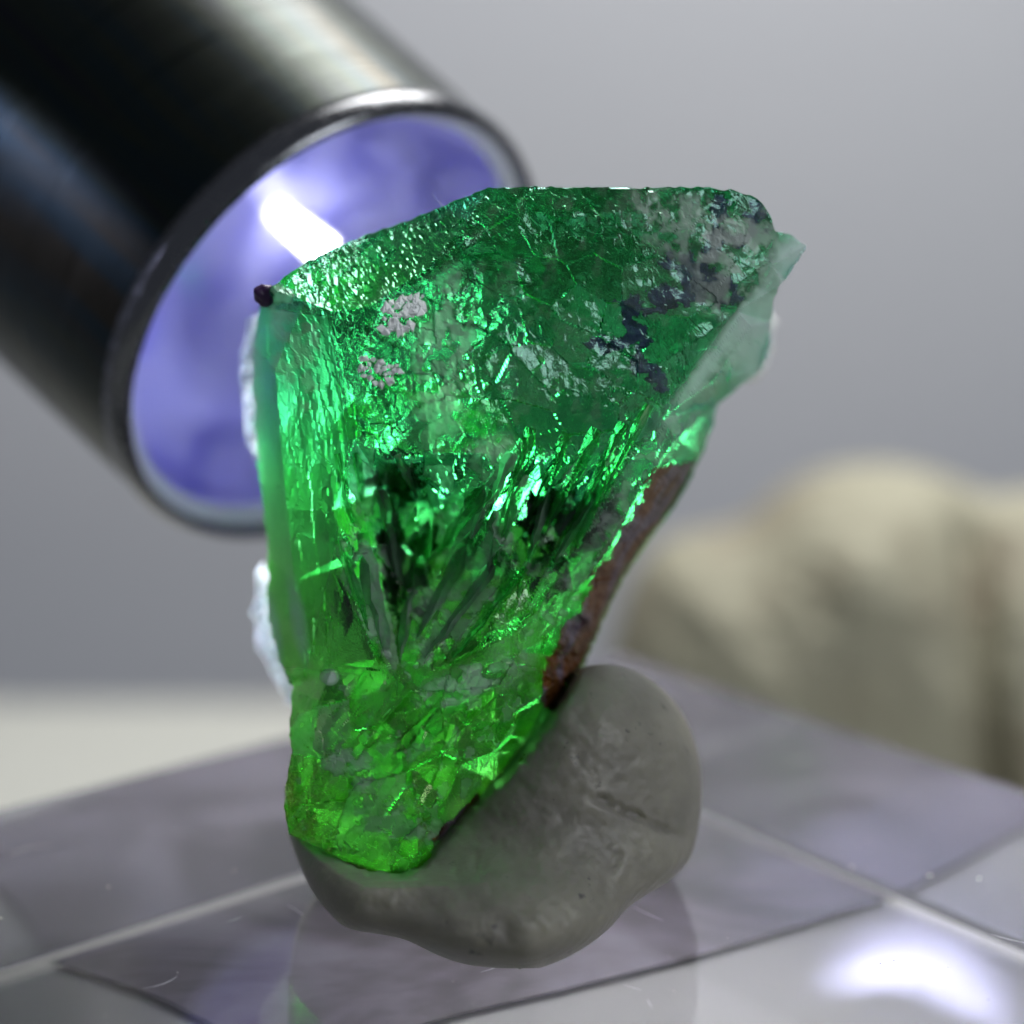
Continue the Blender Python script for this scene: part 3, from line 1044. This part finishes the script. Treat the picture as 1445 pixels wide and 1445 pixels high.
def sample(grid, x, y):
    i = np.clip(np.round((y - gy[0]) / STEP).astype(int), 0, ny - 1)
    j = np.clip(np.round((x - gx[0]) / STEP).astype(int), 0, nx - 1)
    return grid[i, j]


def put_extra(x, y, f):
    s_ = sample(sd_grid, x, y)
    bk = sample(back_grid, x, y)
    inside_ = sstep(-6, 14, s_)
    # crack across the right flank and pressed dents
    d1 = np.abs((x - 840) * -0.385 + (y - 1128) * 0.923)
    tt = ((x - 840) * 0.923 + (y - 1128) * 0.385)
    f = f + 0.018 * (.4 + 1.2 * fbm(x / 10, y / 10, 2, 5)) * np.exp(-((d1 + 14 * (fbm(x / 25, y / 25, 2, 6) - .5)) / 6) ** 2) * sstep(-20, 15, tt) * sstep(150, 110, tt)
    d2 = np.abs((x - 870) * 0.95 - (y - 1200) * -0.3)
    f = f + 0.010 * np.exp(-(d2 / 9) ** 2) * sstep(1195, 1215, y) * sstep(1290, 1260, y)
    cav = np.maximum(f, np.minimum(bk - 0.10, 0.5))
    return f * (1 - inside_) + cav * inside_


def put_rel(x, y):
    return 0.045 * (fbm(x / 60, y / 60, 4, 71) - .5) + 0.008 * (fbm(x / 12, y / 12, 3, 72) - .5)


def put_mid(x, y):
    return 0.30 - 0.40 * sstep(1150, 1370, y) + 0.10 * sstep(800, 980, x) * sstep(1300, 1000, y)


pv, pq = lump(PUT, 3.0, put_mid, 0, 0.34, 0.55, 150, put_rel, put_extra)
pv[:, 2] = np.maximum(pv[:, 2], TOP + 0.003)
g = N('grey_putty')
co = g.coord()
spk = g.noise(16, 3, 0.6)
basec = g.ramp(g.noise(5, 5, 0.6), [(0.3, (0.185, 0.178, 0.155)), (0.7, (0.26, 0.248, 0.21))])
basec = g.mixc(g.mrange(spk, 0.66, 0.74), basec, (0.09, 0.085, 0.085))
pp = g.n('BsdfPrincipled', {'Base Color': basec, 'Roughness': 0.5, 'Subsurface Weight': 0.85, 'Subsurface Radius': (0.30, 0.32, 0.22), 'Subsurface Scale': 0.8,
                            'Normal': g.bump(g.math('ADD', g.noise(22, 5, 0.6), g.math('ADD', g.math('MULTIPLY', g.noise(70, 3), .4), g.math('MULTIPLY', g.math('MULTIPLY', g.n('TexWave', {'Vector': g.coord(), 'Scale': 9.0, 'Distortion': 5.0, 'Detail': 1.0, 'Detail Scale': 0.6}, wave_type='RINGS').outputs['Fac'], g.mrange(g.noise(2.2, 2), .45, .6)), .35))), 0.15, 0.02)})
g.surf(pp.outputs[0])
putty = mesh_obj('putty_lump', pv, pq, g.m, None, True)
tag(putty, 'grey putty lump holding up the green crystal on the acrylic block', 'putty')

STN = [(850, 960), (866, 880), (890, 810), (930, 762), (985, 746), (1030, 740), (1060, 725), (1095, 692), (1140, 668), (1190, 655), (1250, 652), (1310, 662), (1360, 682), (1400, 700), (1440, 690), (1500, 690), (1570, 720), (1640, 790),
       (1700, 900), (1710, 1060), (1690, 1200), (1600, 1290), (1300, 1300), (1060, 1270), (930, 1180), (860, 1060)]


STN = chaikin(STN)


def st_rel(x, y):
    r = 0.10 * (fbm(x / 170, y / 170, 2, 81) - .5) + 0.06 * (fbm(x / 30, y / 30, 3, 82) - .5)
    return r + 0.22 * np.exp(-((x - 1385 - 0.08 * (y - 900)) / 26) ** 2) - 0.15 * np.exp(-(((x - 1230) / 110) ** 2 + ((y - 800) / 120) ** 2))


sv, sq = lump(STN, 8.0, 5.0, 0, 0.8, 0.9, 330, st_rel)
sv[:, 2] = np.maximum(sv[:, 2], TABLE_Z + 0.003)
g = N('beige_stone')
c1 = g.ramp(g.noise(1.6, 4, 0.6), [(0.28, (0.22, 0.185, 0.135)), (0.5, (0.33, 0.315, 0.235)), (0.75, (0.40, 0.385, 0.295))])
g.surf(g.n('BsdfPrincipled', {'Base Color': c1, 'Roughness': 0.7, 'Normal': g.bump(g.noise(9, 5), 0.5, 0.05)}).outputs[0])
stone = mesh_obj('beige_stone', sv, sq, g.m, None, True)
tag(stone, 'blurred beige rounded stone with a brown groove behind the acrylic block', 'stone')

# ------------------------------------------------------------------ crystal blades in the hollow and added glint flakes on the flanks
g = N('clear_blade')
co = g.coord()
fb = g.bump(g.noise(40, 3, vec=co), 0.15, 0.01)
gl = g.n('BsdfGlass', {'Color': (0.80, 1.0, 0.82), 'IOR': 1.6, 'Roughness': 0.03, 'Normal': fb})
g.surf(g.mixs(g.mrange(g.noise(6, 3, vec=co), .4, .65, .05, .35), gl.outputs[0], g.mixs(.5, g.n('BsdfTranslucent', {'Color': (0.08, 0.80, 0.12)}).outputs[0], g.n('BsdfDiffuse', {'Color': (0.06, 0.35, 0.12)}).outputs[0])))
g.vol(g.n('VolumeAbsorption', {'Color': (0.02, 0.70, 0.15), 'Density': 3.0}).outputs[0])
M_blade = g.m
g = N('frosted_blade')
co = g.coord()
fb = g.bump(g.noise(35, 4, vec=co), 0.35, 0.01)
fg = g.n('BsdfGlass', {'Color': (0.82, 1.0, 0.88), 'IOR': 1.5, 'Roughness': 0.35, 'Normal': fb})
fd = g.n('BsdfPrincipled', {'Base Color': g.mixc(g.noise(14, 3, vec=co), (0.10, 0.17, 0.13), (0.34, 0.42, 0.38)), 'Roughness': 0.3, 'Normal': fb})
g.surf(g.mixs(g.mrange(g.noise(9, 4, vec=co), .4, .6, .15, .75), fg.outputs[0], fd.outputs[0]))
M_frost = g.m


def fdepth(x, y):
    i = int(np.clip(round((y - gy[0]) / STEP), 0, ny - 1))
    j = int(np.clip(round((x - gx[0]) / STEP), 0, nx - 1))
    return float(front[i * nx + j])


def blade(x0, y0, x1, y1, wpx, lift, mat, seed):
    """a broken splinter: irregular four-sided rod from (x0,y0) to (x1,y1), pointed at the lower end, chisel-cut at the upper"""
    r = random.Random(seed)
    K = 9
    rings = []
    L_ = math.hypot(x1 - x0, y1 - y0)
    nxp, nyp = -(y1 - y0) / L_, (x1 - x0) / L_
    prof = [r.uniform(.75, 1.15) for _ in range(K)]
    base_d = [fdepth(x0 + (x1 - x0) * t / (K - 1), y0 + (y1 - y0) * t / (K - 1)) for t in range(K)]
    # straight ridge line: a blade does not follow every dent
    d0, d1 = np.polyfit(np.arange(K), base_d, 1)[::-1]
    verts = []
    for k in range(K):
        t = k / (K - 1)
        w_ = wpx * prof[k] * (1 - 0.75 * t ** 3) * (0.75 if k == 0 else 1)
        jx, jy = r.uniform(-1.2, 1.2), r.uniform(-1.2, 1.2)
        cx = x0 + (x1 - x0) * t + jx
        cy2 = y0 + (y1 - y0) * t + jy
        d = d0 + d1 * k
        sk = r.uniform(-.15, .15)
        verts += [P(cx + nxp * w_ * .5, cy2 + nyp * w_ * .5, d + .01), P(cx + nxp * w_ * sk, cy2 + nyp * w_ * sk, d - lift * (1 - .5 * t)),
                  P(cx - nxp * w_ * .5, cy2 - nyp * w_ * .5, d + .015), P(cx, cy2, d + .05)]
    faces = []
    for k in range(K - 1):
        for q in range(4):
            faces.append((k * 4 + q, k * 4 + (q + 1) % 4, (k + 1) * 4 + (q + 1) % 4, (k + 1) * 4 + q))
    faces += [(3, 2, 1, 0), tuple((K - 1) * 4 + q for q in range(4))]
    o = mesh_obj('splinter', verts, faces, mat, cry)
    bm = bmesh.new()
    bm.from_mesh(o.data)
    bmesh.ops.recalc_face_normals(bm, faces=bm.faces)
    bm.to_mesh(o.data)
    bm.free()
    return o


BL = [(748, 604, 700, 792, 26, .05, 0), (800, 612, 742, 742, 20, .04, 0), (842, 604, 772, 742, 24, .05, 0), (880, 596, 800, 760, 20, .045, 0), (915, 572, 842, 712, 16, .04, 0),
      (776, 690, 742, 800, 14, .05, 1), (722, 640, 664, 760, 22, .05, 1), (700, 720, 690, 806, 18, .055, 1), (690, 690, 610, 792, 34, .06, 0), (660, 770, 590, 900, 26, .05, 1),
      (700, 800, 600, 928, 22, .05, 1), (742, 800, 640, 930, 20, .045, 0), (612, 730, 572, 850, 24, .05, 0), (585, 800, 566, 930, 22, .05, 1), (505, 752, 548, 938, 34, .05, 1),
      (478, 762, 520, 890, 18, .05, 0), (535, 690, 560, 820, 22, .05, 1), (500, 640, 512, 712, 20, .05, 0), (476, 640, 496, 740, 14, .04, 0), (560, 640, 590, 700, 14, .04, 1), (840, 700, 778, 800, 14, .04, 1)]
for k, (a, b, c_, d_, w_, lf, kind) in enumerate(BL):
    blade(a, b, c_, d_, w_, lf, (M_blade, M_frost)[kind], 100 + k)

g = N('edge_glint')
pe = g.n('BsdfPrincipled', {'Base Color': (0.86, 0.93, 0.97), 'Roughness': 0.2, 'Subsurface Weight': 1.0, 'Subsurface Radius': (0.5, 0.6, 0.6), 'Subsurface Scale': 0.5})
g.surf(pe.outputs[0])
M_edge_glint = g.m


def flake(poly, mid, thick, seed):  # flakes added to stand in for bluish-white glints along the edges
    r2 = random.Random(seed)
    v, q = lump([(px_ + r2.gauss(0, 2.2), py_ + r2.gauss(0, 2.2)) for px_, py_ in chaikin(poly, 2)], 2.5, mid, 0, thick, thick, 18, lambda x, y: 0.16 * (fbm(x / 8, y / 14, 3, seed) - .5))
    return mesh_obj('glint_flake', v, q, M_edge_glint, cry)


flake([(340, 500), (350, 455), (366, 440), (380, 480), (380, 560), (374, 640), (354, 650), (344, 590)], .72, .05, 201)
flake([(360, 812), (376, 786), (390, 840), (408, 905), (420, 960), (416, 1005), (402, 990), (382, 945), (354, 892)], .74, .06, 202)
flake([(1038, 540), (1036, 505), (1058, 462), (1086, 428), (1096, 455), (1092, 500), (1072, 536)], .86, .06, 204)

# ------------------------------------------------------------------ scratches on the block, dust
r = random.Random(5)
g = N('scratch')
g.surf(g.n('BsdfPrincipled', {'Base Color': (0.75, 0.75, 0.78), 'Roughness': 0.3}).outputs[0])
M_scr = g.m
vs, fs = [], []
for _ in range(46):
    u, v = r.uniform(.2, 4.0), r.uniform(.2, 4.3)
    p = A + e1 * u + e2 * v
    a = r.choice((0.35, 0.5, 2.2)) + r.gauss(0, .25)
    L_ = r.uniform(.02, .16)
    wd = r.uniform(.0010, .0022)
    d = Vector((math.cos(a), math.sin(a), 0))
    n_ = Vector((-d.y, d.x, 0))
    bend = r.uniform(-.12, .12) * L_
    st = len(vs)
    for k in range(5):
        t = k / 4
        c0 = p + d * (L_ * (t - .5)) + n_ * (bend * (1 - (2 * t - 1) ** 2))
        ww = wd * (1 - abs(2 * t - 1) ** 2 * .8)
        vs += [Vector((*(c0 + n_ * ww).xy, TOP + .0012)), Vector((*(c0 - n_ * ww).xy, TOP + .0012))]
    for k in range(4):
        fs.append((st + 2 * k, st + 2 * k + 1, st + 2 * k + 3, st + 2 * k + 2))
o = mesh_obj('scratches', vs, fs, M_scr, block)
o['kind'] = 'stuff'

g = N('dust')
g.surf(g.n('BsdfPrincipled', {'Base Color': (0.55, 0.53, 0.50), 'Roughness': 0.9}).outputs[0])
vs, fs = [], []
for _ in range(170):
    u, v = r.uniform(.15, 4.0), r.uniform(.15, 4.4)
    p = A + e1 * u + e2 * v
    s_ = r.uniform(.0016, .0050) * (2.0 if r.random() < .06 else 1)
    st = len(vs)
    q = r.uniform(0, 3.1)
    sx, sy = s_ * r.uniform(.5, 1.8), s_
    for (a, b, c_) in ((1, 0, .3), (0, 1, .3), (-1, 0, .3), (0, -1, .3), (0, 0, 1), (0, 0, .02)):
        x_, y_ = a * sx * math.cos(q) - b * sy * math.sin(q), a * sx * math.sin(q) + b * sy * math.cos(q)
        vs.append(Vector((p.x + x_, p.y + y_, TOP + .0005 + c_ * s_)))
    for f in ((0, 1, 4), (1, 2, 4), (2, 3, 4), (3, 0, 4), (1, 0, 5), (2, 1, 5), (3, 2, 5), (0, 3, 5)):
        fs.append(tuple(st + i for i in f))
dust = mesh_obj('dust', vs, fs, g.m)
dust['kind'] = 'stuff'
tag(dust, 'fine pale dust specks scattered over the acrylic block', 'dust')

# a lint fibre standing on the crystal's upper left edge
g = N('lint')
g.surf(g.n('BsdfPrincipled', {'Base Color': (0.7, 0.7, 0.8), 'Roughness': 0.6}).outputs[0])
pts = [P(626, 291, .12), P(620, 286, .12), P(614, 280, .11), P(611, 273, .10)]
vs, fs = [], []
for k, p in enumerate(pts):
    for i in range(5):
        t = 2 * math.pi * i / 5
        vs.append(p + (RIGHT * math.cos(t) + FWD * math.sin(t)) * (.0016 * (1 - .2 * k)))
for k in range(3):
    for i in range(5):
        fs.append((k * 5 + i, k * 5 + (i + 1) % 5, k * 5 + 5 + (i + 1) % 5, k * 5 + 5 + i))
o = mesh_obj('lint_fibre', vs, fs, g.m)
tag(o, 'tiny pale lint fibre curling up from the upper left edge of the crystal', 'fibre')
